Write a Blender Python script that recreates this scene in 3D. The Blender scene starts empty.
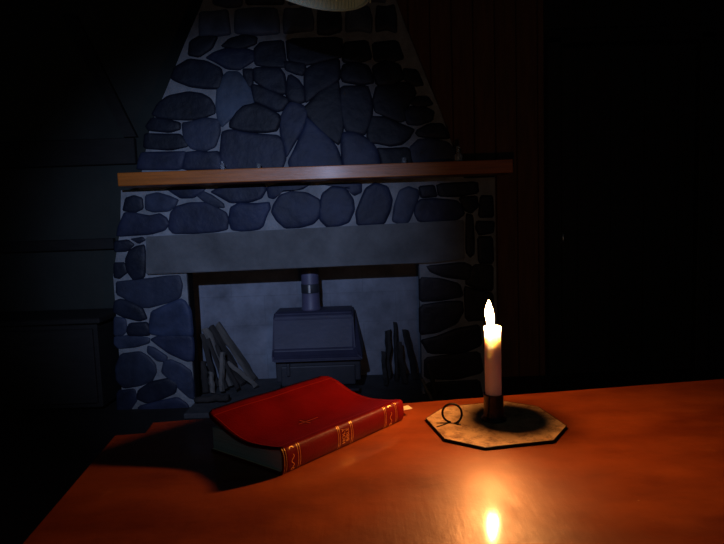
import bpy, bmesh, math, random
from mathutils import Vector, Matrix, noise
random.seed(7)
C = bpy.context.scene.collection
SC = bpy.context.scene
# ------------------------------------------------------------------ camera
F_PX = 540.0; PITCH = math.radians(5); ROLL = math.radians(2.0); EYE = Vector((0, 0, 1.0))
R0 = Vector((1, 0, 0)); U0 = Vector((0, math.sin(PITCH), math.cos(PITCH))); FW = Vector((0, math.cos(PITCH), -math.sin(PITCH)))
RT = math.cos(ROLL)*R0 - math.sin(ROLL)*U0; UP = math.cos(ROLL)*U0 + math.sin(ROLL)*R0
cam = bpy.data.cameras.new('camera'); co = bpy.data.objects.new('camera', cam); C.objects.link(co)
cam.sensor_width = 36; cam.lens = 36*F_PX/724; cam.clip_start = 0.02; cam.clip_end = 50
m = Matrix.Identity(4)
for i in range(3):
    m[i][0] = RT[i]; m[i][1] = UP[i]; m[i][2] = -FW[i]; m[i][3] = EYE[i]
co.matrix_world = m
SC.camera = co
def ray(x, y): return FW + (x-362)/F_PX*RT - (y-272)/F_PX*UP
def W(x, y, Y=3.0):                       # measured point on a vertical plane at depth Y
    d = ray(x, y); return EYE + d*(Y/d.y)
def Z(x, y, h):                           # measured point on a horizontal plane at height h
    d = ray(x, y); return EYE + d*((h-EYE.z)/d.z)
T = 0.76                                  # table top height

# ------------------------------------------------------------------ materials
def mat(name, col, rough=0.6, metal=0.0, var=0.0, scale=8.0, bump=0.0, bscale=30.0, col2=None, stretch=(1, 1, 1), spec=0.5, attr=None, coat=0.0):
    mt = bpy.data.materials.new(name); mt.use_nodes = True
    nt = mt.node_tree; N = nt.nodes; L = nt.links; b = N['Principled BSDF']
    b.inputs['Roughness'].default_value = rough; b.inputs['Metallic'].default_value = metal
    b.inputs['Specular IOR Level'].default_value = spec
    b.inputs['Coat Weight'].default_value = coat
    b.inputs['Base Color'].default_value = (*col, 1)
    tc = N.new('ShaderNodeTexCoord'); mp = N.new('ShaderNodeMapping'); L.new(tc.outputs['Object'], mp.inputs['Vector'])
    mp.inputs['Scale'].default_value = stretch
    if var or col2:
        n = N.new('ShaderNodeTexNoise'); n.inputs['Scale'].default_value = scale; n.inputs['Detail'].default_value = 6; n.inputs['Roughness'].default_value = .6
        L.new(mp.outputs[0], n.inputs['Vector'])
        r = N.new('ShaderNodeValToRGB'); L.new(n.outputs['Fac'], r.inputs['Fac'])
        r.color_ramp.elements[0].position = .3; r.color_ramp.elements[1].position = .7
        c2 = col2 or tuple(min(1, c*(1+var)) for c in col); c1 = col if col2 else tuple(c*(1-var) for c in col)
        r.color_ramp.elements[0].color = (*c1, 1); r.color_ramp.elements[1].color = (*c2, 1)
        out = r.outputs[0]
        if attr:
            a = N.new('ShaderNodeAttribute'); a.attribute_name = attr
            mx = N.new('ShaderNodeMix'); mx.data_type = 'RGBA'; mx.blend_type = 'MULTIPLY'; mx.inputs['Factor'].default_value = 1
            L.new(out, mx.inputs['A']); L.new(a.outputs['Color'], mx.inputs['B']); out = mx.outputs['Result']
        L.new(out, b.inputs['Base Color'])
    if bump:
        n2 = N.new('ShaderNodeTexNoise'); n2.inputs['Scale'].default_value = bscale; n2.inputs['Detail'].default_value = 8
        L.new(mp.outputs[0], n2.inputs['Vector'])
        bp = N.new('ShaderNodeBump'); bp.inputs['Strength'].default_value = bump; bp.inputs['Distance'].default_value = .01
        L.new(n2.outputs['Fac'], bp.inputs['Height']); L.new(bp.outputs[0], b.inputs['Normal'])
    return mt
M = {}
M['mortar'] = mat('mortar', (.22, .23, .25), .9, var=.35, scale=9, bump=.6, bscale=60)
M['stone'] = mat('field_stone', (.55, .58, .66), .55, var=.45, scale=7, bump=.5, bscale=22, attr='stone_colour', spec=.25)
M['lintel'] = mat('concrete_lintel', (.115, .118, .125), .85, var=.4, scale=4, bump=.3, bscale=40)
M['black_lining'] = mat('black_stone', (.008, .008, .009), 1, spec=.1, var=.4, scale=6, bump=.4)  # near-black lining of the firebox sides and top
M['mantel'] = mat('varnished_pine', (.40, .105, .008), .40, var=.3, scale=6, stretch=(.6, 6, 12), bump=.15, bscale=18, coat=.07)
M['mantel'].node_tree.nodes['Principled BSDF'].inputs['Coat Roughness'].default_value = .2
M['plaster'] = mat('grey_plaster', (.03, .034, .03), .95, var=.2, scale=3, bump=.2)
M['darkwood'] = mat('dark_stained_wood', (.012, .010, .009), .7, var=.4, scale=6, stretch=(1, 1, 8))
M['brownwood'] = mat('brown_board_wall', (.15, .055, .022), .7, var=.3, scale=5, stretch=(6, 1, .6), bump=.2)
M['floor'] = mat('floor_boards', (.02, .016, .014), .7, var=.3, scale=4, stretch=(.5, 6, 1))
M['hearth'] = mat('hearth_slab', (.06, .06, .065), .85, var=.35, scale=8, bump=.4)
M['pipe'] = mat('flue_enamel', (.085, .08, .14), .5, var=.15, scale=8)
M['iron'] = mat('stove_enamel', (.038, .038, .072), .55, var=.2, scale=6, bump=.12, bscale=40)
M['iron_dark'] = mat('cast_iron', (.024, .025, .034), .6, var=.2, scale=10, bump=.15)
M['steel'] = mat('bright_steel', (.55, .55, .56), .3, metal=1)
M['bark'] = mat('bark', (.028, .024, .022), .9, var=.5, scale=14, stretch=(1, 1, .3), bump=.8, bscale=25)
M['splitwood'] = mat('split_wood', (.10, .09, .08), .7, var=.7, scale=14, stretch=(1, 1, .2), bump=.5, bscale=25)
M['charwood'] = mat('charred_wood', (.018, .017, .018), .8, var=.5, scale=14, bump=.6)
M['leather'] = mat('red_leather', (.115, .0018, .0024), .45, var=.2, scale=25, bump=.12, bscale=500, spec=.12)
M['leather_groove'] = mat('tooled_leather', (.2, .01, .008), .35, bump=.05)
M['pages'] = mat('page_block', (.46, .50, .45), .8, var=.15, scale=6, stretch=(1, 1, 120), bump=.5, bscale=14)
M['gilt'] = mat('gilt', (.85, .42, .12), .42, metal=1, var=.35, scale=400)
M['paper'] = mat('paper', (.75, .60, .38), .8)
M['blackiron'] = mat('black_wire', (.012, .010, .009), .45, metal=.6)
M['socket'] = mat('browned_socket', (.03, .018, .015), .38, metal=.6, var=.4, scale=60, bump=.2, bscale=80)
M['wick'] = mat('burnt_wick', (.01, .008, .007), .9)
M['smoked'] = mat('hood_lining', (.02, .02, .02), .9)

# table top: worn red-orange varnish with mottles, fine scratches and dents
def table_mat():
    mt = bpy.data.materials.new('red_varnish'); mt.use_nodes = True; nt = mt.node_tree; N = nt.nodes; L = nt.links; b = N['Principled BSDF']
    tc = N.new('ShaderNodeTexCoord')
    def noi(s, d=6, r=.6, st=(1, 1, 1)):
        mp = N.new('ShaderNodeMapping'); mp.inputs['Scale'].default_value = st; L.new(tc.outputs['Object'], mp.inputs['Vector'])
        n = N.new('ShaderNodeTexNoise'); n.inputs['Scale'].default_value = s; n.inputs['Detail'].default_value = d; n.inputs['Roughness'].default_value = r
        L.new(mp.outputs[0], n.inputs['Vector']); return n.outputs['Fac']
    def ramp(f, p0, c0, p1, c1):
        r = N.new('ShaderNodeValToRGB'); L.new(f, r.inputs['Fac']); e = r.color_ramp.elements
        e[0].position = p0; e[0].color = (*c0, 1); e[1].position = p1; e[1].color = (*c1, 1); return r.outputs[0]
    base = ramp(noi(9, 7, .65, (1, 2.2, 1)), .30, (.155, .021, .0035), .70, (.33, .062, .011))
    worn = ramp(noi(26, 8, .7), .60, (0, 0, 0), .72, (1, 1, 1))
    m1 = N.new('ShaderNodeMix'); m1.data_type = 'RGBA'; L.new(base, m1.inputs['A']); m1.inputs['B'].default_value = (.50, .14, .04, 1)
    w = N.new('ShaderNodeMath'); w.operation = 'MULTIPLY'; w.inputs[1].default_value = .35; L.new(worn, w.inputs[0]); L.new(w.outputs[0], m1.inputs['Factor'])
    # chips: small pale specks
    vo = N.new('ShaderNodeTexVoronoi'); vo.inputs['Scale'].default_value = 34; L.new(tc.outputs['Object'], vo.inputs['Vector'])
    sp = ramp(vo.outputs['Distance'], .035, (1, 1, 1), .06, (0, 0, 0))
    gate = ramp(noi(11, 2), .58, (0, 0, 0), .62, (1, 1, 1))
    g = N.new('ShaderNodeMath'); g.operation = 'MULTIPLY'; L.new(sp, g.inputs[0]); L.new(gate, g.inputs[1])
    m2 = N.new('ShaderNodeMix'); m2.data_type = 'RGBA'; L.new(m1.outputs['Result'], m2.inputs['A']); m2.inputs['B'].default_value = (.7, .45, .3, 1); L.new(g.outputs[0], m2.inputs['Factor'])
    L.new(m2.outputs['Result'], b.inputs['Base Color'])
    rr = ramp(noi(16, 6, .7), .3, (.40, .40, .40), .75, (.55, .55, .55)); L.new(rr, b.inputs['Roughness'])
    bp = N.new('ShaderNodeBump'); bp.inputs['Strength'].default_value = .16; bp.inputs['Distance'].default_value = .004
    L.new(noi(38, 6, .6), bp.inputs['Height'])
    bp2 = N.new('ShaderNodeBump'); bp2.inputs['Strength'].default_value = .25; bp2.inputs['Distance'].default_value = .001
    L.new(noi(120, 4, .6, (1, .12, 1)), bp2.inputs['Height']); L.new(bp.outputs[0], bp2.inputs['Normal']); L.new(bp2.outputs[0], b.inputs['Normal'])
    b.inputs['Specular IOR Level'].default_value = .85; b.inputs['Specular Tint'].default_value = (1, .62, .36, 1); b.inputs['Coat Weight'].default_value = .35; b.inputs['Coat Roughness'].default_value = .10
    return mt
M['table'] = table_mat()

def firebox_mat():                        # whitewashed block wall with faint joints and cracks
    mt = mat('painted_blocks', (.20, .215, .26), .9, var=.42, scale=5, bump=.25, bscale=30)
    nt = mt.node_tree; N = nt.nodes; L = nt.links; b = N['Principled BSDF']
    src = b.inputs['Base Color'].links[0].from_socket
    tc = N.new('ShaderNodeTexCoord'); sx = N.new('ShaderNodeSeparateXYZ'); cx = N.new('ShaderNodeCombineXYZ')
    L.new(tc.outputs['Object'], sx.inputs[0]); L.new(sx.outputs['X'], cx.inputs['X']); L.new(sx.outputs['Z'], cx.inputs['Y'])
    br = N.new('ShaderNodeTexBrick'); br.inputs['Scale'].default_value = 1; br.inputs['Brick Width'].default_value = .42; br.inputs['Row Height'].default_value = .19
    br.inputs['Mortar Size'].default_value = .004; br.inputs['Mortar Smooth'].default_value = .5
    br.inputs['Color1'].default_value = (1, 1, 1, 1); br.inputs['Color2'].default_value = (.94, .94, .95, 1); br.inputs['Mortar'].default_value = (.86, .86, .86, 1)
    L.new(cx.outputs[0], br.inputs['Vector'])
    mx = N.new('ShaderNodeMix'); mx.data_type = 'RGBA'; mx.blend_type = 'MULTIPLY'; mx.inputs['Factor'].default_value = 1
    L.new(src, mx.inputs['A']); L.new(br.outputs['Color'], mx.inputs['B']); L.new(mx.outputs['Result'], b.inputs['Base Color'])
    return mt
M['blocks'] = firebox_mat()

def plate_mat():                          # old tin plate: tan patina, dark scorched streaks
    mt = mat('aged_tin', (.42, .22, .09), .5, scale=22, col2=(.85, .55, .28), bump=.12, bscale=60)
    nt = mt.node_tree; N = nt.nodes; L = nt.links; b = N['Principled BSDF']
    src = b.inputs['Base Color'].links[0].from_socket
    n = N.new('ShaderNodeTexNoise'); n.inputs['Scale'].default_value = 70; n.inputs['Detail'].default_value = 8; n.inputs['Roughness'].default_value = .75
    tc = N.new('ShaderNodeTexCoord'); L.new(tc.outputs['Object'], n.inputs['Vector'])
    r = N.new('ShaderNodeValToRGB'); r.color_ramp.elements[0].position = .36; r.color_ramp.elements[0].color = (.35, .25, .2, 1)
    r.color_ramp.elements[1].position = .52; r.color_ramp.elements[1].color = (1, 1, 1, 1); L.new(n.outputs['Fac'], r.inputs['Fac'])
    mx = N.new('ShaderNodeMix'); mx.data_type = 'RGBA'; mx.blend_type = 'MULTIPLY'; mx.inputs['Factor'].default_value = 1
    L.new(src, mx.inputs['A']); L.new(r.outputs[0], mx.inputs['B']); L.new(mx.outputs['Result'], b.inputs['Base Color'])
    return mt
M['plate'] = plate_mat()

def wax_mat():
    mt = mat('white_wax', (.88, .84, .80), .38)
    b = mt.node_tree.nodes['Principled BSDF']
    b.inputs['Subsurface Weight'].default_value = 1.0
    b.inputs['Subsurface Radius'].default_value = (1.0, .80, .62)
    b.inputs['Subsurface Scale'].default_value = .03
    return mt
M['wax'] = wax_mat()
def flame_mat():
    mt = bpy.data.materials.new('candle_flame'); mt.use_nodes = True; nt = mt.node_tree; nt.nodes.clear()
    o = nt.nodes.new('ShaderNodeOutputMaterial'); e = nt.nodes.new('ShaderNodeEmission')
    e.inputs['Color'].default_value = (1, .45, .145, 1); e.inputs['Strength'].default_value = FLAME
    nt.links.new(e.outputs[0], o.inputs['Surface']); return mt
FLAME = 1550.0
M['flame'] = flame_mat()
def fabric_mat():
    mt = mat('ribbed_shade_fabric', (.72, .92, .76), .9, var=.12, scale=10)
    return mt
M['shade'] = fabric_mat()
def glass_mat():
    mt = mat('clear_glass', (.9, .95, 1), .06)
    mt.node_tree.nodes['Principled BSDF'].inputs['Transmission Weight'].default_value = .85
    return mt
M['glass'] = glass_mat()

# ------------------------------------------------------------------ mesh helpers
def obj(name, bm, m, parent=None, smooth=False, loc=None):
    me = bpy.data.meshes.new(name); bmesh.ops.recalc_face_normals(bm, faces=bm.faces); bm.to_mesh(me); bm.free()
    if m: me.materials.append(m)
    if smooth:
        for p in me.polygons: p.use_smooth = True
    o = bpy.data.objects.new(name, me); C.objects.link(o)
    if parent: o.parent = parent
    if loc: o.location = loc
    return o
def thing(name, label, cat, loc=(0, 0, 0), rz=0, group=None):
    o = bpy.data.objects.new(name, None); o.empty_display_size = .05; C.objects.link(o); o.location = loc; o.rotation_euler = (0, 0, rz)
    return tag(o, label, cat, group)
def tag(o, label, cat, group=None):
    o['label'] = label; o['category'] = cat
    if group: o['group'] = group
    return o
def struct(name, bm, m, parent=None, smooth=False):
    o = obj(name, bm, m, parent, smooth)
    if not parent: o['kind'] = 'structure'
    return o
def box(bm, c, s, rot=None, bev=0.0, seg=2):
    t = bmesh.new(); bmesh.ops.create_cube(t, size=1)
    bmesh.ops.scale(t, vec=Vector(s), verts=t.verts)
    if bev: bmesh.ops.bevel(t, geom=t.edges[:], offset=bev, segments=seg, affect='EDGES', profile=.6)
    if rot is not None: bmesh.ops.rotate(t, cent=(0, 0, 0), matrix=rot, verts=t.verts)
    bmesh.ops.translate(t, vec=Vector(c), verts=t.verts)
    merge(bm, t)
def merge(bm, t):
    me = bpy.data.meshes.new('tmp'); t.to_mesh(me); t.free(); bm.from_mesh(me); bpy.data.meshes.remove(me)
def bx(x0, x1, y0, y1, z0, z1, bev=0.0, seg=2):
    b = bmesh.new(); box(b, ((x0+x1)/2, (y0+y1)/2, (z0+z1)/2), (x1-x0, y1-y0, z1-z0), None, bev, seg); return b
def lathe(bm, prof, c=(0, 0, 0), n=40):
    rings = []
    for r, z in prof:
        rings.append([bm.verts.new((c[0]+r*math.cos(2*math.pi*i/n), c[1]+r*math.sin(2*math.pi*i/n), c[2]+z)) for i in range(n)] if r > 1e-6 else [bm.verts.new((c[0], c[1], c[2]+z))])
    for a, b in zip(rings, rings[1:]):
        for i in range(n):
            j = (i+1) % n
            if len(a) == 1 and len(b) == 1: continue
            if len(a) == 1: bm.faces.new((a[0], b[i], b[j]))
            elif len(b) == 1: bm.faces.new((a[i], a[j], b[0]))
            else: bm.faces.new((a[i], a[j], b[j], b[i]))
def tube(bm, pts, r, n=10, closed=False):
    pts = [Vector(p) for p in pts]; rings = []; k = len(pts)
    rr = r if isinstance(r, (list, tuple)) else [r]*k
    up = None
    for i, p in enumerate(pts):
        d = (pts[(i+1) % k]-pts[i-1]) if closed else (pts[min(i+1, k-1)]-pts[max(i-1, 0)])
        d.normalize()
        if up is None: up = d.orthogonal().normalized()
        s = d.cross(up).normalized(); up = s.cross(d).normalized()
        rings.append([bm.verts.new(p+rr[i]*(math.cos(2*math.pi*j/n)*up+math.sin(2*math.pi*j/n)*s)) for j in range(n)])
    for i in range(k if closed else k-1):
        a, b = rings[i], rings[(i+1) % k]
        for j in range(n): bm.faces.new((a[j], a[(j+1) % n], b[(j+1) % n], b[j]))
    if not closed: bm.faces.new(rings[0][::-1]); bm.faces.new(rings[-1])
def prism(bm, poly, y0, y1):              # polygon of (x, z) extruded in y
    a = [bm.verts.new((x, y0, z)) for x, z in poly]; b = [bm.verts.new((x, y1, z)) for x, z in poly]
    bm.faces.new(a); bm.faces.new(b[::-1]); n = len(a)
    for i in range(n): bm.faces.new((a[i], b[i], b[(i+1) % n], a[(i+1) % n]))

# ------------------------------------------------------------------ room shell
YB = 3.36                                  # back wall plane
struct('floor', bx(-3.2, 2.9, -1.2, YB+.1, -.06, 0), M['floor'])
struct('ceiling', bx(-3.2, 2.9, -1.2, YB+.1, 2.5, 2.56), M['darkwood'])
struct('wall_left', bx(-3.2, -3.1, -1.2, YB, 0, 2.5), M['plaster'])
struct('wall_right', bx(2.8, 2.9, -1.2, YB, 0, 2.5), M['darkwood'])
xr = W(546, 300, YB).x                     # right end of the brown boarding
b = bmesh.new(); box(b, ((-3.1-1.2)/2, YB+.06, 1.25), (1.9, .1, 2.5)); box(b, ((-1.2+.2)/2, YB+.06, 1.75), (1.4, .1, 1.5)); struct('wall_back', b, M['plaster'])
b = bmesh.new()
x = .20
while x < xr-.01:
    x2 = min(x+.13, xr); zl_ = 1.0 if x < .55 else 0; box(b, ((x+x2)/2, YB+.05, (2.5+zl_)/2), (x2-x-.004, .08, 2.5-zl_), None, .004, 1); x = x2
struct('wall_boarded', b, M['brownwood'])
struct('wall_niche', bx(xr, 2.8, YB+.05, YB+.13, 0, 2.5), M['darkwood'])
d = bpy.data.objects.new('door_1', None); C.objects.link(d); d['kind'] = 'structure'
b = bx(xr+.10, xr+.92, YB-.0, YB+.045, .01, 2.02, .004, 1)
for k in range(4): box(b, (xr+.20+k*.205, YB-.004, 1.0), (.012, .012, 1.9))
obj('door_leaf', b, M['darkwood'], d)
b = bmesh.new(); box(b, (xr+.05, YB+.01, 1.04), (.08, .08, 2.08), None, .005, 1); box(b, (xr+.97, YB+.01, 1.04), (.08, .08, 2.08), None, .005, 1); box(b, (xr+.51, YB+.01, 2.08), (1.0, .08, .08), None, .005, 1)
obj('door_frame', b, M['darkwood'], d)
kp = W(562, 238, YB-.03)
b = bmesh.new(); tube(b, [kp+Vector((0, 0, .035)), kp+Vector((.003, -.012, .02)), kp+Vector((.003, -.012, -.02)), kp+Vector((0, 0, -.035))], .006, 8)
box(b, (kp.x, YB-.008, kp.z), (.016, .012, .10), None, .002, 1); box(b, (kp.x, kp.y+.01, kp.z+.032), (.01, .035, .01)); box(b, (kp.x, kp.y+.01, kp.z-.032), (.01, .035, .01))
obj('door_handle', b, M['steel'], d, True)
# timber framing on the left wall
def rail(n, x0, x1, ya, yb_, th=.03):
    a = W(x1, ya, YB).z; c = W(x1, yb_, YB).z
    struct(n, bx(x0, x1w(x1), YB-th, YB+.012, c, a, .004, 1), M['darkwood'])
def x1w(px): return W(px, 200, YB).x
rail('trim_1', -3.1, 140, 138, 164)
rail('trim_2', -3.1, 112, 238, 249)
b = bmesh.new(); p1 = W(103, 92, YB); p2 = W(126, 138, YB)
for q in (0,):
    dx = .075; pr = [(p1.x-(p2.x-p1.x)*1.6, p1.z-(p2.z-p1.z)*1.6), (p2.x, p2.z+.002), (p2.x+dx, p2.z+.002), (p1.x-(p2.x-p1.x)*1.6+dx, p1.z-(p2.z-p1.z)*1.6)]
    prism(b, pr, YB-.03, YB+.012)
struct('trim_3', b, M['darkwood'])

# dark cupboard against the left wall
cz = W(90, 318, 2.95).z
cu = thing('cupboard', 'low black-brown cupboard in the dark left of the fireplace', 'cupboard', (-2.2, 3.1, 0))
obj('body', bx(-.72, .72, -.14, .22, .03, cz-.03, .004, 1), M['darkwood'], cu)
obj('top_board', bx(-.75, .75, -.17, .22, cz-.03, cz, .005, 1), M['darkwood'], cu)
for s in (-1, 1):
    dr = obj('door', bx(s*.36-.34, s*.36+.34, -.16, -.14, .06, cz-.06, .004, 1), M['darkwood'], cu)
    b = bmesh.new(); lathe(b, [(0, 0), (.006, 0), (.006, .012), (.013, .018), (.013, .025), (0, .028)], n=14)
    bmesh.ops.rotate(b, cent=(0, 0, 0), matrix=Matrix.Rotation(math.pi/2, 3, 'X'), verts=b.verts); bmesh.ops.translate(b, vec=(s*.06, -.16, cz-.18), verts=b.verts)
    obj('knob', b, M['steel'], dr, True)

# ------------------------------------------------------------------ fireplace
fp = thing('fireplace', 'large rubble stone fireplace with tapering chimney, pale lintel and open hearth', 'fireplace', (0, 0, 0))
XL, XR = W(115, 300).x, W(496, 260).x      # outer faces
OL, OR = W(190, 330).x, W(421, 330).x      # jambs
ZO = W(300, 268).z                         # head of the opening
ZM = W(300, 184).z
b = bmesh.new()
prism(b, [(XL, 0), (OL-.2, 0), (OL-.2, ZO), (XL, ZO)], 3.0, YB+.01)
prism(b, [(OL-.2, 0), (OL, 0), (OL, ZO), (OL-.2, ZO)], 3.0, 3.08)
prism(b, [(OR+.14, 0), (XR, 0), (XR, ZO), (OR+.14, ZO)], 3.0, YB+.01)
prism(b, [(OR, 0), (OR+.14, 0), (OR+.14, ZO), (OR, ZO)], 3.0, 3.08)
XT = W(121, 190).x
prism(b, [(XL, ZO), (XR, ZO), (XR, ZM), (XT, ZM), (XT-.02, ZO+.25)], 3.0, YB+.01)
def XZ(px, py): v = W(px, py); return (v.x, v.z)
up = [XZ(137, 170), XZ(150, 128), XZ(168, 85), XZ(184, 45), XZ(200, 8), XZ(215, -30)]
rp = [XZ(464, 166), XZ(440, 110), XZ(420, 62), XZ(404, 22), XZ(392, -12), XZ(384, -35)]
up[0] = (up[0][0], ZM); rp[0] = (rp[0][0], ZM)
up.append((up[-1][0]+.01, 2.5)); rp.append((rp[-1][0], 2.5))
prism(b, up[::-1]+rp, 3.0, YB+.01)
obj('chimney_breast', b, M['mortar'], fp)
# firebox behind the opening
YF = 3.43
b = bx(OL-.2, OR+.14, YF, YF+.06, 0, .95); obj('firebox_back', b, M['blocks'], fp)
b = bmesh.new(); box(b, (OL+.002, 3.05, ZO/2), (.010, .07, ZO)); box(b, (OL-.20, (3.06+YF)/2, .47), (.04, YF-3.06, .94)); box(b, (OR+.15, (3.06+YF)/2, .47), (.04, YF-3.06, .94)); box(b, ((OL+OR)/2, 3.27, .945), (OR-OL+.1, .34, .02))
obj('firebox_side', b, M['black_lining'], fp)
obj('hearth', bx(OL-.0, OR+.13, 2.80, YF, 0, .03, .006, 1), M['hearth'], fp)
HZ = .03
# lintel
b = bmesh.new(); lp = [XZ(148, 236.5), XZ(148, 274), XZ(434, 262), XZ(464, 259), XZ(463, 220)]
prism(b, lp, 2.965, 3.12)
bmesh.ops.bevel(b, geom=b.edges[:], offset=.006, segments=2, affect='EDGES')
obj('lintel', b, M['lintel'], fp)
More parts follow.
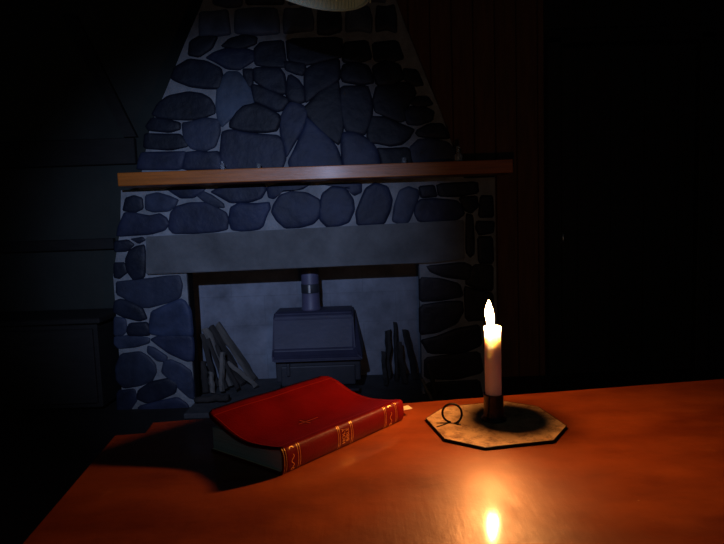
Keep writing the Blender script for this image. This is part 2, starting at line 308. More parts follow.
# field stones, traced on the breast face
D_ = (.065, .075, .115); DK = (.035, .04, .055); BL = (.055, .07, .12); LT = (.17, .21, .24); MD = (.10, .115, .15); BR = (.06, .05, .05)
S = [
(DK, [(170,97),(188,94),(200,95),(208,99),(212,105),(213,113),(205,116),(190,118),(175,118),(160,117),(154,114),(160,104)]),
(DK, [(154,119),(165,121),(178,123),(178,129),(168,131),(151,130),(148,126)]),
(DK, [(147,134),(165,136),(178,135),(183,140),(186,146),(170,148),(146,148)]),
(MD, [(184,124),(195,123),(205,120),(218,121),(218,133),(214,145),(205,149),(193,147),(186,140)]),
(D_, [(144,153),(165,154),(184,152),(182,160),(180,169),(139,169),(141,160)]),
(D_, [(188,153),(200,153),(205,154),(216,152),(219,158),(220,169),(185,169),(186,160)]),
(LT, [(222,80),(228,74),(238,74),(246,84),(251,95),(252,103),(243,108),(236,112),(228,120),(223,125),(219,118),(218,105),(219,90)]),
(DK, [(232,122),(238,113),(245,107),(256,105),(266,109),(277,115),(279,120),(275,130),(265,131),(252,130),(240,129),(232,127)]),
(D_, [(224,133),(230,131),(236,131),(245,134),(260,136),(276,136),(281,142),(282,148),(284,158),(280,169),(224,169),(222,155)]),
(D_, [(289,105),(295,104),(303,108),(306,113),(305,120),(300,130),(294,142),(289,152),(287,155),(285,145),(282,132),(282,120),(285,112)]),
(BL, [(307,119),(312,123),(318,130),(326,137),(334,146),(337,152),(340,160),(342,169),(292,169),(290,160),(297,148),(303,135),(306,127)]),
(DK, [(305,109),(311,104),(318,95),(327,88),(338,82),(339,95),(341,110),(342,125),(341,135),(338,143),(330,137),(320,128),(312,119)]),
(DK, [(306,72),(315,66),(330,62),(338,61),(338,79),(330,85),(320,90),(313,97),(307,101),(306,90)]),
(DK, [(289,78),(292,77),(298,82),(303,90),(304,100),(298,102),(290,99),(287,92)]),
(DK, [(255,69),(278,69),(283,76),(285,92),(280,93),(268,88),(256,81)]),
(DK, [(253,85),(262,88),(275,94),(287,99),(287,102),(281,109),(276,110),(266,104),(256,101),(254,95)]),
(DK, [(244,71),(252,71),(252,82),(249,86),(246,78)]),
(BL, [(208,58),(216,53),(228,50),(245,50),(252,52),(253,60),(246,64),(238,68),(228,67),(218,62)]),
(DK, [(223,46),(232,39),(245,36),(255,38),(254,44),(240,48)]),
(DK, [(177,68),(190,61),(205,63),(219,69),(221,78),(218,88),(205,87),(192,85),(178,81),(173,78)]),
(DK, [(256,50),(262,44),(282,42),(283,56),(285,66),(270,65),(257,64)]),
(DK, [(285,62),(303,64),(304,70),(301,74),(296,72),(288,70)]),
(DK, [(345,66),(355,64),(366,67),(370,74),(372,82),(360,83),(345,81),(342,75)]),
(DK, [(342,88),(367,88),(369,95),(371,105),(370,115),(368,125),(364,133),(355,131),(347,129),(344,120),(342,105)]),
(D_, [(344,134),(355,134),(362,138),(370,143),(375,150),(378,160),(379,169),(346,169),(344,158),(343,145)]),
(DK, [(373,118),(385,119),(398,125),(408,128),(412,130),(407,138),(400,143),(390,144),(380,142),(371,142),(369,135),(371,125)]),
(DK, [(379,149),(390,150),(405,149),(409,152),(411,162),(413,169),(384,169),(382,158)]),
(DK, [(378,88),(390,86),(405,84),(412,88),(414,95),(408,102),(404,110),(405,118),(400,120),(388,115),(377,111),(375,100)]),
(D_, [(406,112),(412,108),(422,108),(432,112),(430,120),(418,123),(409,123)]),
(DK, [(412,103),(418,98),(426,98),(431,104),(420,106)]),
(DK, [(420,130),(430,126),(440,125),(446,132),(447,138),(435,137),(421,136),(418,133)]),
(MD, [(412,148),(420,141),(430,141),(445,143),(453,150),(458,169),(417,169),(412,158)]),
(DK, [(374,68),(385,62),(398,66),(402,78),(392,83),(378,84)]),
(DK, [(405,70),(416,72),(422,84),(414,84),(406,79)]),
(DK, [(345,44),(366,42),(370,58),(358,61),(344,61)]), (DK, [(374,44),(396,42),(402,58),(390,60),(376,60)]),
(DK, [(192,42),(206,34),(216,38),(210,48),(200,55),(190,54)]),
(DK, [(288,40),(340,38),(340,57),(322,60),(306,64),(290,60)]),
# between shelf and lintel
(DK, [(127,199),(134,197),(141,199),(142,208),(135,211),(124,210)]),
(MD, [(147,196),(158,194),(168,197),(177,200),(174,206),(168,210),(155,211),(147,209)]),
(D_, [(126,213),(136,214),(148,217),(158,214),(165,218),(168,224),(163,230),(150,233),(118,236),(120,226),(123,220)]),
(D_, [(172,213),(178,207),(190,204),(205,204),(215,208),(225,213),(227,220),(226,229),(215,231),(195,232),(175,233),(170,228)]),
(BL, [(168,189),(180,187),(205,188),(200,193),(192,197),(182,197),(174,193)]),
(MD, [(198,196),(204,192),(212,197),(222,203),(223,207),(214,206),(205,201)]),
(BL, [(222,187),(240,184),(262,183),(265,190),(260,198),(250,201),(232,202),(222,197),(212,192)]),
(BL, [(232,208),(240,204),(255,205),(268,203),(269,209),(265,216),(262,225),(258,228),(245,230),(233,229),(230,220)]),
(BL, [(275,205),(281,196),(292,193),(306,194),(318,200),(320,207),(318,217),(312,223),(300,226),(286,227),(278,220),(273,212)]),
(BL, [(268,187),(285,184),(310,184),(300,190),(283,191),(276,198),(270,197)]),
(BL, [(323,195),(332,188),(345,190),(352,200),(353,210),(348,221),(340,224),(328,226),(321,219),(320,210)]),
(BL, [(357,212),(361,203),(366,190),(375,184),(387,188),(391,200),(389,210),(384,222),(375,224),(358,224)]),
(MD, [(396,205),(400,192),(408,188),(417,191),(418,197),(413,208),(409,220),(402,223),(393,220)]),
(D_, [(417,205),(422,200),(435,200),(455,201),(460,206),(463,214),(456,219),(440,221),(420,221),(416,214)]),
(DK, [(460,198),(476,197),(477,206),(471,212),(465,209)]),
(DK, [(420,187),(433,186),(436,196),(422,197)]), (DK, [(438,184),(476,182),(477,193),(458,195),(440,196)]), (D_, [(318,184),(360,183),(360,192),(352,195),(345,187),(330,186)]),
(DK, [(466,215),(473,217),(473,240),(474,252),(470,256),(466,250)]),
(DK, [(478,222),(493,222),(492,232),(480,234),(477,228)]), (DK, [(478,238),(492,238),(493,262),(479,262)]), (DK, [(481,197),(492,197),(493,216),(479,216)]),
# left pier
(MD, [(132,239),(141,238),(144,240),(139,242)]),
(DK, [(116,242),(127,241),(133,245),(126,250),(116,251)]),
(DK, [(130,252),(136,248),(144,246),(145,262),(144,276),(134,279),(128,270),(127,260)]),
(DK, [(115,264),(124,264),(126,272),(120,277),(115,276)]),
(MD, [(118,282),(130,281),(150,280),(165,277),(178,276),(181,285),(179,297),(170,301),(150,306),(143,306),(130,300),(118,294)]),
(DK, [(116,302),(122,300),(132,304),(141,308),(146,318),(138,320),(125,316),(115,312)]),
((.12,.15,.22), [(153,312),(165,307),(180,300),(185,303),(189,312),(191,330),(191,335),(165,335),(151,333),(151,322)]),
(DK, [(131,324),(146,323),(149,330),(148,335),(130,335),(128,330)]),
(MD, [(115,318),(125,320),(126,330),(122,334),(115,334)]),
(MD, [(116,337),(130,337),(148,338),(148,343),(135,346),(120,348),(116,344)]),
(D_, [(152,340),(158,337),(175,336),(191,337),(192,350),(192,360),(185,360),(170,352),(160,346)]),
(MD, [(149,347),(155,349),(166,356),(165,361),(157,359),(149,353)]),
(MD, [(122,355),(140,353),(148,358),(154,365),(155,372),(151,380),(140,384),(125,387),(118,380),(117,368)]),
(MD, [(165,362),(172,361),(182,366),(190,372),(192,385),(193,398),(188,396),(180,388),(172,380),(163,373)]),
(DK, [(140,390),(152,383),(168,379),(176,384),(174,393),(160,398),(148,402),(138,398)]),
(D_, [(118,392),(134,390),(136,400),(128,412),(118,412)]), (D_, [(140,406),(160,402),(176,398),(186,404),(190,414),(140,418)]),
# right pier
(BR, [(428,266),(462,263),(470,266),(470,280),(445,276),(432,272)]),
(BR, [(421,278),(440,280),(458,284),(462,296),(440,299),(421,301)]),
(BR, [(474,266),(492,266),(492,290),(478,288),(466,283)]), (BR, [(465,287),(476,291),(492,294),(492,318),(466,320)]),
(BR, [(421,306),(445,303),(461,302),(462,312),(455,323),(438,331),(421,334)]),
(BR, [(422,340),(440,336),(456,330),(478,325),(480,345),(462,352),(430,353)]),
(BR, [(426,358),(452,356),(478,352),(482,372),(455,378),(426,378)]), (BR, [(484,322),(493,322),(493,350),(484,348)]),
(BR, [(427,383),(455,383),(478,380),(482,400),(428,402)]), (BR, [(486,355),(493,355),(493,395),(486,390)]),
]
# courses above the photo's top edge, up to the ceiling
def edge_x(side, z):
    for (xa, za), (xb, zb) in zip(side, side[1:]):
        if za <= z <= zb+1e-6: return xa+(xb-xa)*(z-za)/(zb-za)
    return side[-1][0]
GROW = 2.0
def blob(poly, k):                          # Chaikin smoothing
    for _ in range(k):
        q = []; c0 = sum((Vector(p) for p in poly), Vector((0, 0)))/len(poly)
        poly = [tuple(Vector(p)+(Vector(p)-c0).normalized()*GROW) for p in poly]
        for i in range(len(poly)):
            a, c = Vector(poly[i]), Vector(poly[(i+1) % len(poly)])
            q += [tuple(a.lerp(c, .12)), tuple(a.lerp(c, .88))]
        poly = q
    return poly
def add_stone(bm, lay, pts, col, hgt):
    pts = [Vector((p[0], p[1])) for p in pts]; c = sum(pts, Vector((0, 0)))/len(pts); sd = random.random()*50
    rings = []
    for d, h in ((-.002, -.012), (.0, .25), (.006, .7), (.016, .95), (.034, 1.0), (.06, 1.02)):
        ring = []
        for p in pts:
            v = c-p; l = max(v.length, 1e-4); q = p+v*min(d/l, .8 if d < .05 else .9)
            nz = noise.noise(Vector((q.x*9, q.y*9, sd)))
            ring.append(bm.verts.new((q.x, 3.0-max(h, 0)*hgt*(1+.5*nz*(h > .5))+(.01 if h < 0 else 0), q.y)))
        rings.append(ring)
    fs = []
    for a, e in zip(rings, rings[1:]):
        for i in range(len(a)): fs.append(bm.faces.new((a[i], a[(i+1) % len(a)], e[(i+1) % len(a)], e[i])))
    cv = bm.verts.new((c.x, 3.0-1.02*hgt*(1+.5*noise.noise(Vector((c.x*9, c.y*9, sd)))), c.y)); a = rings[-1]
    for i in range(len(a)): fs.append(bm.faces.new((a[i], a[(i+1) % len(a)], cv)))
    for f in fs:
        f.smooth = True
        for lo in f.loops: lo[lay] = (*col, 1)
bm = bmesh.new(); lay = bm.loops.layers.float_color.new('stone_colour')
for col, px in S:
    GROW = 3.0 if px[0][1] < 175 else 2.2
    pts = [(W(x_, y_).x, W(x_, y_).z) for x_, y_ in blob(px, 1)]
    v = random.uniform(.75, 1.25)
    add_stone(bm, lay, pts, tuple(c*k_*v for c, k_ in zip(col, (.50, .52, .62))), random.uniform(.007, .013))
z0 = W(300, 36).z; GROW = .004
while z0 < 2.46:
    z1 = min(z0+random.uniform(.13, .18), 2.49); x0 = edge_x(up, (z0+z1)/2)+.02; xe = edge_x(rp, (z0+z1)/2)-.02
    while x0 < xe-.05:
        x1 = min(x0+random.uniform(.14, .3), xe)
        if xe-x1 < .08: x1 = xe
        j = lambda: random.uniform(-.014, .014); g = .012
        q = [(x0+g, z0+g+j()), ((x0+x1)/2, z0+g+j()), (x1-g, z0+g+j()), (x1-g+j()*.5, (z0+z1)/2), (x1-g-.01, z1-g+j()), ((x0+x1)/2, z1-g+j()), (x0+g+.01, z1-g+j()), (x0+g+j()*.5, (z0+z1)/2)]
        add_stone(bm, lay, blob(q, 1), tuple(c*1.3 for c in random.choice((DK, DK, D_, MD))), .018); x0 = x1
    z0 = z1
o = obj('stonework', bm, M['stone'], fp)

# mantel shelf
a = W(117, 172, 2.83); c_ = W(513, 161, 2.83); a2 = W(117, 185.5, 2.83)
zt = (W(300, 166.5, 2.83).z); zb = W(300, 180, 2.83).z
b = bx(a.x, c_.x, 2.83, 2.984, zb, zt, .004, 2)
tag(obj('mantel_shelf', b, M['mantel'], None), 'long orange-brown varnished wooden shelf across the stone chimney', 'shelf')
ZS = zt
# small things on the shelf
def glass(name, label, px, hpx, r, cat='glass', prof=None):
    p = W(px, 165, 2.93); h = hpx/F_PX*2.93
    t = bmesh.new(); prof = prof or [(0, 0), (r*.8, 0), (r, .1*h), (r, h), (r*.88, h), (r*.88, .15*h), (0, .12*h)]
    lathe(t, prof, n=20); o = obj(name, t, M['glass'], None, True, (p.x, 2.92, ZS)); return tag(o, label, cat)
glass('glass_vial', 'slim glass vial on the shelf above the left end of the lintel', 223, 9, .010, 'vial', [(0, 0), (.009, 0), (.010, .004), (.010, .035), (.005, .042), (.005, .05), (.0065, .052), (0, .053)])
glass('tealight_glass', 'tiny clear glass cup on the shelf next to the slim vial', 259, 6, .011)
glass('tealight_glass', 'small clear glass cup on the shelf near the ornate glass bottle', 404, 7, .013)
h = .085
o = glass('cruet_bottle', 'faceted clear glass bottle with stopper at the right end of the shelf', 458, 15, .02, 'bottle', [(0, 0), (.022, 0), (.024, .006), (.021, .03), (.024, .036), (.012, .052), (.009, .062), (.012, .066), (0, .067)])
b = bmesh.new(); lathe(b, [(0, .0668), (.006, .0668), (.012, .078), (.008, .088), (0, .092)], n=10); obj('stopper', b, M['glass'], o)

# ------------------------------------------------------------------ wood stove
st = thing('wood_stove', 'grey-blue steel wood stove with sloping hood standing in the fireplace', 'stove', (0, 0, 0))
sx0, sx1 = W(276, 380, 3.0).x, W(361, 380, 3.0).x
zl = W(310, 361, 2.97).z; ztp = W(310, 311.5, 3.14).z
b = bmesh.new(); box(b, ((sx0+sx1)/2, 3.17, (zl+.12)/2), (sx1-sx0, .32, zl-.12), None, .008, 2)
obj('body', b, M['iron_dark'], st)
hx0a, hx1a = W(272, 362, 2.95).x, W(364, 356, 2.95).x; hx0b, hx1b = W(272.5, 314, 3.1).x, W(353, 310, 3.1).x
prof = [(2.955, zl), (2.955, zl+.012), (2.985, zl+.022), (3.03, zl+.05), (3.11, ztp-.035), (3.125, ztp-.012), (3.15, ztp), (3.33, ztp), (3.33, zl)]
b = bmesh.new(); A = []; Bv = []
for y_, z_ in prof:
    k = max(0, min(1, (z_-zl)/.05)); l = hx0a+(hx0b-hx0a)*k; r_ = hx1a+(hx1b-hx1a)*k
    A.append(b.verts.new((l, y_, z_))); Bv.append(b.verts.new((r_, y_, z_)))
b.faces.new(A); b.faces.new(Bv[::-1])
for i in range(len(A)): b.faces.new((A[i], Bv[i], Bv[(i+1) % len(A)], A[(i+1) % len(A)]))
bmesh.ops.bevel(b, geom=[e for e in b.edges if (e.verts[0] in A) != (e.verts[1] in A) or 1], offset=.010, segments=3, affect='EDGES')
obj('hood', b, M['iron'], st, False)
mid = (sx0+sx1)/2
dr = obj('door', bx(sx0+.03, sx1-.03, 2.995, 3.012, .10, zl-.035, .008, 2), M['iron_dark'], st)
b = bmesh.new(); box(b, (sx0+.075, 2.985, .20), (.018, .02, .07), None, .004, 2); obj('handle', b, M['iron_dark'], dr)
obj('ash_lip', bx(sx0+.01, sx1-.01, 2.95, 3.02, .075, .09, .003, 1), M['iron_dark'], st)
for sx in (sx0+.04, sx1-.04):
    for sy in (3.05, 3.29):
        b = bmesh.new(); lathe(b, [(0, 0), (.022, 0), (.018, .01), (.014, .055), (0, .055)], (sx, sy, HZ), 12); obj('leg', b, M['iron_dark'], st, True)
pc = W(310.5, 300, 3.2)
b = bmesh.new(); lathe(b, [(.056, ztp-.002), (.060, ztp+.0), (.058, ztp+.012), (.0545, ztp+.02), (.0525, ztp+.11), (.0525, .97), (0, .97)], (pc.x, 3.22, 0), 32)
fl = obj('flue_pipe', b, M['pipe'], st, True)
zb0 = W(310, 293, 3.2).z; zb1 = W(310, 284, 3.2).z
b = bmesh.new(); lathe(b, [(.0527, zb0), (.0545, zb0+.002), (.0545, zb1-.002), (.0527, zb1)], (pc.x, 3.22, 0), 32); obj('pipe_band', b, M['iron_dark'], fl, True)
b = bmesh.new()
for k in range(5):
    pass
a0, a1 = -1.72, -1.48
vs = [[b.verts.new((pc.x+.0552*math.cos(a0+(a1-a0)*i/5), 3.22+.0552*math.sin(a0+(a1-a0)*i/5), z_)) for i in range(6)] for z_ in (zb0+.004, zb1-.004)]
for i in range(5): b.faces.new((vs[0][i], vs[0][i+1], vs[1][i+1], vs[1][i]))
ob = obj('bright_plate', b, M['steel'], fl); ob.modifiers.new('t', 'SOLIDIFY').thickness = .0015  # small bright plate curved round the front of the pipe band

# ------------------------------------------------------------------ firewood
def log(px0, px1, Y0, Y1, r, m, name, label, group, kind):
    p0 = W(px0[0], px0[1], Y0); p1 = W(px1[0], px1[1], Y1); p1.z = max(p1.z, HZ+r*.9)
    L = (p1-p0).length; n = 7 if kind == 'split' else 12; b = bmesh.new(); sd = random.random()*99
    r *= 1.25; angs = [2*math.pi*i/n+random.uniform(-.3, .3)*(kind == 'split') for i in range(n)]; rad = [r*random.uniform(.5, 1.2) if kind == 'split' else r for _ in range(n)]
    rings = []; K = 9
    for k in range(K):
        z_ = -L*k/(K-1)
        off = Vector((noise.noise(Vector((k*.5, sd, 0))), noise.noise(Vector((0, k*.5, sd))), 0))*r*.5
        rings.append([b.verts.new((off.x+rad[i]*math.cos(angs[i])*(1+.4*noise.noise(Vector((i*.9, k*1.1, sd)))), off.y+rad[i]*math.sin(angs[i])*(1+.4*noise.noise(Vector((i, k*1.3, sd+7)))), z_+(.3*r*math.sin(angs[i]+sd) if k in (0, K-1) else 0))) for i in range(n)])
    for a_, c in zip(rings, rings[1:]):
        for i in range(n): b.faces.new((a_[i], a_[(i+1) % n], c[(i+1) % n], c[i]))
    b.faces.new(rings[0]); b.faces.new(rings[-1][::-1])
    o = obj(name, b, m, None, kind != 'split', p0)
    o.rotation_mode = 'QUATERNION'; o.rotation_quaternion = Vector((0, 0, -1)).rotation_difference((p1-p0).normalized())
    tag(o, label, 'firewood', group); return o
GL = 'split firewood leaning at the left of the firebox'
log((218, 324), (256, 383), 3.385, 3.35, .022, M['splitwood'], 'firewood_log', 'longest split log at the right edge of the left woodpile', GL, 'split')
log((211, 327), (243, 384), 3.36, 3.26, .017, M['bark'], 'firewood_log', 'dark barked log just left of the longest leaning log', GL, 'split')
log((206, 328), (230, 386), 3.33, 3.20, .018, M['splitwood'], 'firewood_log', 'pale split log down the middle of the left woodpile', GL, 'split')
log((202, 334), (216, 388), 3.36, 3.24, .015, M['bark'], 'firewood_log', 'thin dark log nearest the left stone jamb', GL, 'split')
log((228, 362), (257, 386), 3.24, 3.18, .014, M['splitwood'], 'firewood_log', 'short pale log lying low in front of the left woodpile', GL, 'split')
log((222, 352), (222, 391), 3.17, 3.08, .013, M['splitwood'], 'firewood_log', 'short upright split log in front of the left woodpile', GL, 'split')
log((203, 362), (206, 393), 3.26, 3.12, .016, M['bark'], 'firewood_log', 'stubby barked log at the foot of the left jamb', GL, 'round')
log((211, 372), (213, 393), 3.16, 3.10, .012, M['splitwood'], 'firewood_log', 'small pale offcut at the foot of the left woodpile', GL, 'split')
log((196, 400), (228, 397), 2.95, 2.93, .014, M['bark'], 'firewood_log', 'dark branch lying flat on the hearth before the woodpile', GL, 'round')
log((209, 338), (227, 388), 3.26, 3.12, .011, M['bark'], 'firewood_log', 'dark split log filling the gap in the middle of the left woodpile', GL, 'split')
log((216, 345), (238, 389), 3.22, 3.10, .010, M['bark'], 'firewood_log', 'slim dark log crossing low through the left woodpile', GL, 'round')
GR = 'blackened wood standing at the right of the firebox'
log((388, 330), (388, 384), 3.36, 3.26, .022, M['charwood'], 'charred_log', 'thick blackened log with a square top right of the stove', GR, 'split')
log((395, 322), (397, 386), 3.38, 3.24, .010, M['charwood'], 'charred_log', 'thin tallest black stick right of the stove', GR, 'round')
log((405, 330), (416, 386), 3.38, 3.24, .017, M['charwood'], 'charred_log', 'black pointed log leaning towards the right jamb', GR, 'split')
log((399, 342), (405, 390), 3.30, 3.16, .016, M['bark'], 'charred_log', 'short barked log in front of the blackened wood', GR, 'split')
log((383, 352), (386, 388), 3.24, 3.14, .013, M['charwood'], 'charred_log', 'small black stub closest to the stove side', GR, 'split')
log((428, 363), (436, 398), 2.94, 2.86, .009, M['bark'], 'kindling_stick', 'bent kindling stick leaning on the right stone jamb', 'kindling by the right jamb', 'round')
log((421, 378), (432, 400), 2.90, 2.84, .007, M['splitwood'], 'kindling_stick', 'shorter pale kindling stick by the right stone jamb', 'kindling by the right jamb', 'round')

# ------------------------------------------------------------------ hanging lampshade
ls = thing('hanging_lamp', 'grey-green ribbed lampshade hanging above, only its lower rim in view', 'lamp', (0, 0, 0))
YS = 1.85; sc = W(309, -17, YS); R_ = .205; zr = sc.z
b = bmesh.new(); n = 160; rows = []
tilt = Matrix.Rotation(math.radians(13), 4, 'Y')
def shade_pt(i, t_, off=0):
    a_ = 2*math.pi*i/n; rr = (R_-.06*t_)+.0018*(1 if i % 2 else -1)+off
    v = tilt @ Vector((rr*math.cos(a_), rr*math.sin(a_), t_*.2)); return v+Vector((sc.x, YS, zr))
K = 6
for k in range(K+1): rows.append([b.verts.new(shade_pt(i, k/K)) for i in range(n)])
for a_, c in zip(rows, rows[1:]):
    for i in range(n): b.faces.new((a_[i], a_[(i+1) % n], c[(i+1) % n], c[i]))
o = obj('shade', b, M['shade'], ls, False); mo = o.modifiers.new('t', 'SOLIDIFY'); mo.thickness = .003
b = bmesh.new(); tube(b, [shade_pt(i, 0) for i in range(0, n, 2)], .004, 6, True); obj('rim_band', b, M['shade'], ls, True)
top = shade_pt(0, 1)*.5+shade_pt(n//2, 1)*.5
b = bmesh.new(); tube(b, [top+Vector((0, 0, -.02)), Vector((top.x, YS, 2.5))], .004, 8); obj('cord', b, M['blackiron'], ls, True)
b = bmesh.new(); tube(b, [shade_pt(0, 1), top, shade_pt(n//2, 1)], .003, 6); tube(b, [shade_pt(n//4, 1), top, shade_pt(3*n//4, 1)], .003, 6)
obj('shade_carrier', b, M['blackiron'], ls, True)
b = bmesh.new(); lathe(b, [(0, .0), (.02, 0), (.022, .05), (.012, .065), (0, .065)], (top.x, top.y, top.z-.06), 16); obj('lamp_socket', b, M['blackiron'], ls, True)
ends = shade_pt(0, 0)
b = bmesh.new(); box(b, (ends.x+.001, ends.y, ends.z-.009), (.006, .03, .022), None, .002, 1); obj('hem_tab', b, M['shade'], ls)

# ------------------------------------------------------------------ table
tb = thing('table', 'red-brown varnished wooden table with worn glossy top in the foreground', 'table', (0, 0, 0))
bl = Z(122, 424, T); br_ = Z(724, 378, T); ud = (br_-bl).normalized(); vd = Vector((ud.y, -ud.x, 0))
bl2 = bl; Ln = 1.55; Wd = .86
b = bmesh.new(); q = [bl2, bl2+ud*Ln, bl2+ud*Ln+vd*Wd, bl2+vd*Wd]
a_ = [b.verts.new((p.x, p.y, T-.032)) for p in q]; c = [b.verts.new((p.x, p.y, T)) for p in q]
b.faces.new(a_); b.faces.new(c)
for i in range(4): b.faces.new((a_[i], a_[(i+1) % 4], c[(i+1) % 4], c[i]))
ve = [e for e in b.edges if abs(e.verts[0].co.z-e.verts[1].co.z) > .01]
bmesh.ops.bevel(b, geom=ve, offset=.035, segments=8, affect='EDGES')
te = [e for e in b.edges if abs(e.verts[0].co.z-T) < 1e-5 and abs(e.verts[1].co.z-T) < 1e-5]
bmesh.ops.bevel(b, geom=te, offset=.004, segments=3, affect='EDGES')
obj('tabletop', b, M['table'], tb)
for (s0, t0) in ((.08, .08), (Ln-.08, .08), (.08, Wd-.08), (Ln-.08, Wd-.08)):
    p = bl2+ud*s0+vd*t0; b = bmesh.new()
    lathe(b, [(0, 0), (.022, 0), (.026, .03), (.020, .10), (.030, .45), (.024, .56), (.036, .6), (.036, T-.032), (0, T-.032)], (p.x, p.y, 0), 20); obj('leg', b, M['table'], tb, True)
ang = math.atan2(ud.y, ud.x); rm = Matrix.Rotation(ang, 3, 'Z')
for s0, t0, sz in ((Ln/2, .08, (Ln-.22, .022, .09)), (Ln/2, Wd-.08, (Ln-.22, .022, .09)), (.08, Wd/2, (.022, Wd-.22, .09)), (Ln-.08, Wd/2, (.022, Wd-.22, .09))):
    p = bl2+ud*s0+vd*t0; b = bmesh.new(); box(b, (p.x, p.y, T-.032-.045), sz, rm, .002, 1); obj('apron', b, M['table'], tb)

# ------------------------------------------------------------------ candle holder
ho = thing('candle_holder', 'octagonal tan tin candle tray with black ring handle and short socket', 'candle holder', (.151, .628, T))
def loc(v): return (v.x-.151, v.y-.628)
oc = [loc(Z(x_, y_, T+.005)) for x_, y_ in ((426, 416.5), (444.5, 437), (485, 445.5), (553.5, 438.5), (566.5, 424), (538, 405), (503, 399.5), (444, 405.5))]
b = bmesh.new(); a_ = [b.verts.new((x_, y_, .0018)) for x_, y_ in oc]; c = [b.verts.new((x_, y_, .0030)) for x_, y_ in oc]
b.faces.new(a_); b.faces.new(c)
for i in range(8): b.faces.new((a_[i], a_[(i+1) % 8], c[(i+1) % 8], c[i]))
obj('tray', b, M['plate'], ho)
b = bmesh.new(); k0 = .992
def ringv(k, z_): return [b.verts.new((x_*k, y_*k, z_)) for x_, y_ in oc]
r1, r2, r3, r4 = ringv(1.0, .0002), ringv(1.007, .0030), ringv(.997, .0033), ringv(.97, .0002)
for A_, B_ in ((r1, r2), (r2, r3), (r3, r4), (r4, r1)):
    for i in range(8): b.faces.new((A_[i], A_[(i+1) % 8], B_[(i+1) % 8], B_[i]))
obj('shaded_rim', b, M['blackiron'], ho)  # tray edge coloured black to stand for the shadow line along it
SCX, SCY = 0.0005, .0
b = bmesh.new(); lathe(b, [(.0, .003), (.0150, .003), (.0150, .0050), (.0122, .007), (.0116, .009), (.0116, .033), (.0120, .0336), (.0120, .0345), (.0104, .0345), (.0102, .033), (.0102, .006), (0, .006)], (SCX, SCY, 0), 40)
obj('socket', b, M['socket'], ho, True)
b = bmesh.new(); tube(b, [(-.0088, -.0085, .009), (-.0078, -.0092, .022), (-.0070, -.0098, .033)], .0006, 6); obj('socket_seam', b, M['socket'], ho, True)
# ring handle standing on the tray
rc = Z(452.5, 422.5, T+.004); rcl = Vector((rc.x-.151, rc.y-.628, .004)); rr = .0112
b = bmesh.new(); pts = []
for i in range(29):
    a_ = math.radians(-90+9+i*(360-18)/28); pts.append(rcl+Vector((rr*math.cos(a_), .0035*math.sin(a_*.5), rr+rr*math.sin(a_)-.0006)))
l0 = Z(436.5, 425, T+.0065); r0 = Z(461, 423, T+.0065)
pts = [Vector((r0.x-.151, r0.y-.628, .0042))]+[pts[0]+Vector((.001, 0, -.0006))]+pts+[pts[-1]+Vector((-.001, 0, -.0006))]+[Vector((l0.x-.151, l0.y-.628, .0042))]
rads = [.0004, .0007]+[.0013]*29+[.0007, .0004]
tube(b, pts, rads, 10); obj('ring_handle', b, M['blackiron'], ho, True)

# ------------------------------------------------------------------ candle
ca = thing('candle', 'lit white candle burning in the socket of the tin tray', 'candle', (.1515, .628, T))
CR = .0097; CT = .1155
b = bmesh.new()
prof = [(0, .0065), (CR-.0006, .0065), (CR, .008)]
for k in range(1, 30): prof.append((CR+.00006*math.sin(k*1.3), .008+(CT-.012)*k/30))
prof += [(CR+.0001, CT-.003), (CR+.0004, CT-.0012), (CR+.0001, CT-.0001), (CR-.0012, CT), (CR-.0022, CT-.0012), (CR-.004, CT-.0030), (.003, CT-.0042), (0, CT-.0044)]
lathe(b, prof, n=48)
obj('wax_body', b, M['wax'], ca, True)
b = bmesh.new(); tube(b, [(0, 0, CT-.006), (-.0003, 0, CT), (-.0015, .0005, CT+.0045), (-.0033, .001, CT+.0065)], [.0009, .0009, .0008, .0006], 8); obj('wick', b, M['wick'], ca, True)
b = bmesh.new(); fp_ = [(0, 0), (.0024, .001), (.0038, .004), (.0047, .0085), (.0050, .013), (.0044, .0185), (.0031, .024), (.0015, .0285), (.0005, .0312), (0, .032)]
lathe(b, fp_, n=24)
for v in b.verts: v.co.x += -.0028-.0018*(v.co.z/.032)**2+.0006*math.sin(v.co.z*240); v.co.z += CT-.0005
obj('flame', b, M['flame'], ca, True)

# ------------------------------------------------------------------ book
BO = Z(282.5, 474.5, T); bu = (Z(401, 420.5, T)-BO); BLn = bu.length; bu.normalize()
bv = (Z(212, 450.5, T)-BO); bv.normalize()
bk = thing('bible', 'thick red leather bible lying on the table left of the candle', 'book', (BO.x, BO.y, T))
V_END = .112
def topz(t_):                                # limp upper cover: sags, then curls up at the fore edge
    k = max(0, t_)/V_END
    return .0262-.0062*math.sin(min(k/.85, 1)*math.pi)*(.9)+(.0145*max(0, (k-.40)/.60)**2)
def BP(s, t_, z_): v = bu*s+bv*t_; return Vector((v.x, v.y, z_))
def spine(a_):                               # a_ 0 at the bottom, 1 at the top of the spine
    th = math.pi*(a_-.5); return (-.0052*math.cos(th)**.8+.001, .0131+.0131*math.sin(th)*.999)
outer = [(V_END-.006, .0003), (.08, .0003), (.04, .0003), (.006, .0003)]+[spine(i/14) for i in range(0, 15)]
outer += [(.005, topz(.005)+.0002)]+[(V_END*k/20, topz(V_END*k/20)) for k in range(2, 21)]+[(V_END+.005, topz(V_END)+.0012)]
def offs(pl, d):
    out = []
    for i, p in enumerate(pl):
        a_ = Vector(pl[max(i-1, 0)]); c = Vector(pl[min(i+1, len(pl)-1)]); t_ = (c-a_).normalized(); nrm = Vector((-t_.y, t_.x))
        out.append((p[0]-nrm.x*d*-1, p[1]+nrm.y*d))
    return out
TH = .0017
inner = []
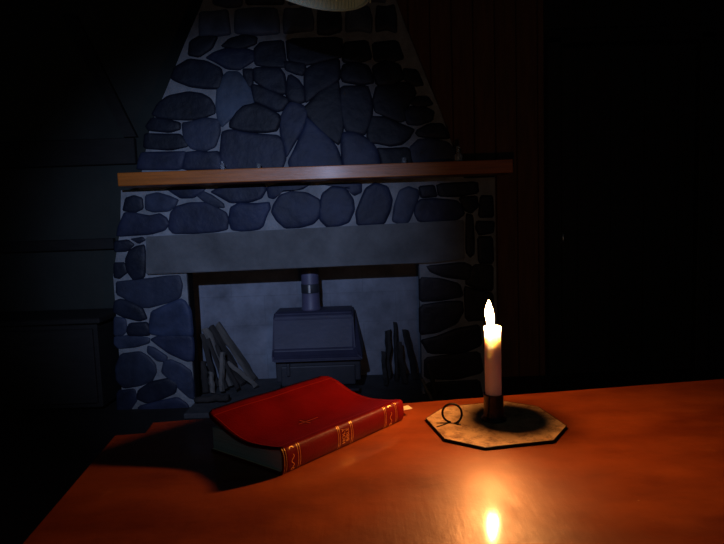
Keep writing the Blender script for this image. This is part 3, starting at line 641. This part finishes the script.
for i, p in enumerate(outer):
    a_ = Vector(outer[max(i-1, 0)]); c = Vector(outer[min(i+1, len(outer)-1)]); t_ = (c-a_).normalized()
    nr = Vector((t_.y, -t_.x))              # points inward (profile runs bottom -> spine -> top)
    inner.append((p[0]+nr.x*TH, p[1]+nr.y*TH))
if inner[2][1] < outer[2][1]: inner = [(2*o_[0]-i_[0], 2*o_[1]-i_[1]) for o_, i_ in zip(outer, inner)]
b = bmesh.new(); NS = 24; rows = []
for k in range(NS+1):
    s = -.0015+(BLn+.002)*k/NS; row = []
    for t_, z_ in outer+inner[::-1]:
        zz = z_
        if z_ > .02 and t_ > .02: zz += .0012*noise.noise(Vector((s*22, t_*22, 3)))*min(1, t_/.05)
        inset = 0
        if t_ > V_END-.012 and z_ > .02:   # rounded outer corners
            e = (t_-(V_END-.012))/.017; inset = .012*(1-math.sqrt(max(0, 1-e*e)))
        ss = min(max(s, -.0015+inset), BLn+.0005-inset)
        row.append(b.verts.new(BP(ss, t_, zz)))
    rows.append(row)
n = len(rows[0])
for a_, c in zip(rows, rows[1:]):
    for i in range(n): b.faces.new((a_[i], a_[(i+1) % n], c[(i+1) % n], c[i]))
no = len(outer)
for row in (rows[0], rows[-1]):
    for i in range(no-1): b.faces.new((row[i], row[i+1], row[n-2-i], row[n-1-i]))
obj('cover', b, M['leather'], bk, True)
# pages
b = bmesh.new(); rows = []
bot = [(.002, .0023), (.106, .0023)]; tp = [(.106-.104*k/12, min(topz(.106-.104*k/12)-.0026, .0262)) for k in range(13)]
tp = [(t_, max(z_, .008)) for t_, z_ in tp]
for s in (.0015, BLn*.33, BLn*.66, BLn-.0015): rows.append([b.verts.new(BP(s, t_, z_)) for t_, z_ in bot+tp])
n = len(rows[0])
for a_, c in zip(rows, rows[1:]):
    for i in range(n): b.faces.new((a_[i], a_[(i+1) % n], c[(i+1) % n], c[i]))
b.faces.new(rows[0]); b.faces.new(rows[-1][::-1])
obj('page_block', b, M['pages'], bk)
b = bmesh.new(); P5 = [BP(.0002, .003, .0024), BP(.0002, .1065, .0024), BP(BLn*.98, .1065, .0024), BP(BLn*.98, .003, .0024)]
a_ = [b.verts.new(p) for p in P5]; c = [b.verts.new(p-Vector((0, 0, .0008))) for p in P5]; b.faces.new(a_); b.faces.new(c)
for i in range(4): b.faces.new((a_[i], a_[(i+1) % 4], c[(i+1) % 4], c[i]))
obj('pale_edge_strip', b, M['paper'], bk)  # thin pale strip added for the bright line under the pages
# gilt bands and lettering on the spine
def spine_pt(s, a_, out=.00025):
    t_, z_ = spine(a_); t2, z2 = spine(min(1, a_+.01)); t1, z1 = spine(max(0, a_-.01)); nn = Vector((-(z2-z1), t2-t1)); 
    if nn.x > 0: nn = -nn
    nn.normalize(); return BP(s, t_+nn.x*out, z_+nn.y*out)
def band(b, s, w=.00045):
    K = 14; pr = None
    for k in range(K+1):
        a_ = .05+.90*k/K; v = (b.verts.new(spine_pt(s-w/2, a_)), b.verts.new(spine_pt(s+w/2, a_)))
        if pr: b.faces.new((pr[0], pr[1], v[1], v[0]))
        pr = v
def s_of(px, py):                           # where along the spine a measured top-edge point lies
    p = Z(px, py, T+.024)-BO; return p.dot(bu)/1.0
def gband(ss):
    b = bmesh.new()
    for s in ss: band(b, s)
    obj('gilt_bands', b, M['gilt'], bk)
s1 = s_of(287.5, 453.5); s2 = s_of(302, 447); s3 = s_of(341.5, 430); s4 = s_of(354, 424.5); s5 = s_of(386.5, 410); s6 = s_of(397, 405)
gband([s1, s1+.0026, s2-.0013, s2+.0013]); gband([s3-.001, s3+.0014, s4-.001, s4+.0014]); gband([s5-.001, s5+.0013, s6-.0022, s6])
def text_mesh(body, size, s_c, stretch=1.0, name='spine_lettering'):
    cu_ = bpy.data.curves.new('lettering', 'FONT'); cu_.body = body; cu_.size = 1; cu_.align_x = 'CENTER'; cu_.align_y = 'CENTER'; cu_.resolution_u = 3
    to = bpy.data.objects.new('lettering_source', cu_); C.objects.link(to); bpy.context.view_layer.update()
    me = to.to_mesh(); b = bmesh.new(); b.from_mesh(me); to.to_mesh_clear(); bpy.data.objects.remove(to)
    for v in b.verts:
        x_, y_ = v.co.x*size*stretch, v.co.y*size
        v.co = spine_pt(s_c-y_, .52+x_/.034, .0003)
    obj(name, b, M['gilt'], bk)
text_mesh('HOLY', .0062, (s3+s4)/2-.0028, .9); text_mesh('BIBLE', .0062, (s3+s4)/2+.0030, .85)
# small flourish between the first bands and between the last bands
for sc_ in ((s1+s2)/2+.001, (s5+s6)/2-.0008):
    b = bmesh.new()
    def stroke(pts, w=.0005):
        pr = None
        for i, (ds, a_) in enumerate(pts):
            q0 = Vector(pts[max(i-1, 0)]); q1 = Vector(pts[min(i+1, len(pts)-1)]); d_ = Vector((q1.x-q0.x, (q1.y-q0.y)*.035)).normalized()
            v = (b.verts.new(spine_pt(sc_+ds-d_.y*w, a_+d_.x*w/.035, .0003)), b.verts.new(spine_pt(sc_+ds+d_.y*w, a_-d_.x*w/.035, .0003)))
            if pr: b.faces.new((pr[0], pr[1], v[1], v[0]))
            pr = v
    stroke([(.0024*math.cos(x_), .80+.07*math.sin(x_)) for x_ in [i*.25 for i in range(0, 14)]])
    stroke([(.0016*math.sin(x_*1.0), .30+.33*x_/9.4) for x_ in [i*.35 for i in range(0, 27)]], .00035)
    stroke([(.0018*math.cos(x_), .22+.05*math.sin(x_)) for x_ in [i*.35 for i in range(0, 19)]])
    obj('spine_flourish', b, M['gilt'], bk)
# tooled line around the cover and the cross
def top_strip(b, pts, w, lift=.0003):
    pr = None
    for i, (s, t_) in enumerate(pts):
        q0 = Vector(pts[max(i-1, 0)]); q1 = Vector(pts[min(i+1, len(pts)-1)]); d_ = (q1-q0).normalized()
        def tz(s_, tt): return topz(tt)+.0012*noise.noise(Vector((s_*22, tt*22, 3)))*min(1, tt/.05)*(tt > .02)+lift
        A_ = (s-d_.y*w/2, t_+d_.x*w/2); B_ = (s+d_.y*w/2, t_-d_.x*w/2)
        v = (b.verts.new(BP(*A_, tz(*A_))), b.verts.new(BP(*B_, tz(*B_))))
        if pr: b.faces.new((pr[0], pr[1], v[1], v[0]))
        pr = v
def lin(a_, c, n=20): return [(a_[0]+(c[0]-a_[0])*i/n, a_[1]+(c[1]-a_[1])*i/n) for i in range(n+1)]
b = bmesh.new(); E0, E1 = .004, BLn-.004; t0_, t1_ = .008, V_END-.006
for sg in (lin((E0, t0_), (E1, t0_)), lin((E0, t0_), (E0, t1_)), lin((E1, t0_), (E1, t1_)), lin((E0, t1_), (E1, t1_))): top_strip(b, sg, .0011, .00035)
obj('tooled_line', b, M['leather_groove'], bk)
cc = Z(302, 417, T+.0225)-BO; cs, ct = cc.dot(bu), cc.dot(bv)-.002
b = bmesh.new(); top_strip(b, lin((cs-.009, ct), (cs+.019, ct), 10), .0016, .0004); top_strip(b, lin((cs, ct-.008), (cs, ct+.008), 8), .0016, .00045)
obj('cross', b, M['gilt'], bk)
# paper slip sticking out of the tail of the book
p0 = Z(403, 408, T+.011)-Vector((BO.x, BO.y, 0)); 
b = bmesh.new(); dirx = Vector((.93, .36, 0)).normalized(); diry = Vector((-.36, .93, 0))
base = Z(402.5, 410.5, T+.009); L_ = .0165
P4 = [base-dirx*.006, base+dirx*L_*.82, base+dirx*L_*.86+diry*.0125, base-dirx*.010+diry*.0125]
a_ = [b.verts.new((p.x, p.y, T+.009)) for p in P4]; c = [b.verts.new((p.x, p.y, T+.0096)) for p in P4]
b.faces.new(a_); b.faces.new(c)
for i in range(4): b.faces.new((a_[i], a_[(i+1) % 4], c[(i+1) % 4], c[i]))
tag(obj('paper_bookmark', b, M['paper']), 'small pale paper slip sticking out of the far end of the bible', 'bookmark')

# ------------------------------------------------------------------ light
def torch():
    l = bpy.data.lights.new('torch', 'SPOT'); o = bpy.data.objects.new('torch', l); C.objects.link(o)
    o.location = (-.30, -.05, 1.56); tgt = W(236, 246, 3.0)
    o.rotation_euler = (tgt-o.location).to_track_quat('-Z', 'Y').to_euler()
    l.energy = 155; l.color = (.45, .60, 1.0); l.spot_size = math.radians(47); l.spot_blend = 1.0; l.shadow_soft_size = .012
torch()
w = bpy.data.worlds.new('night'); SC.world = w; w.use_nodes = True
w.node_tree.nodes['Background'].inputs[0].default_value = (.42, .72, .85, 1); w.node_tree.nodes['Background'].inputs[1].default_value = .045
SC.view_settings.view_transform = 'Standard'; SC.view_settings.look = 'None'; SC.view_settings.exposure = 0; SC.view_settings.gamma = 1
SC.view_settings.use_curve_mapping = False
SC.cycles.use_denoising = True
SC.cycles.max_bounces = 8
SC.cycles.sample_clamp_indirect = 4
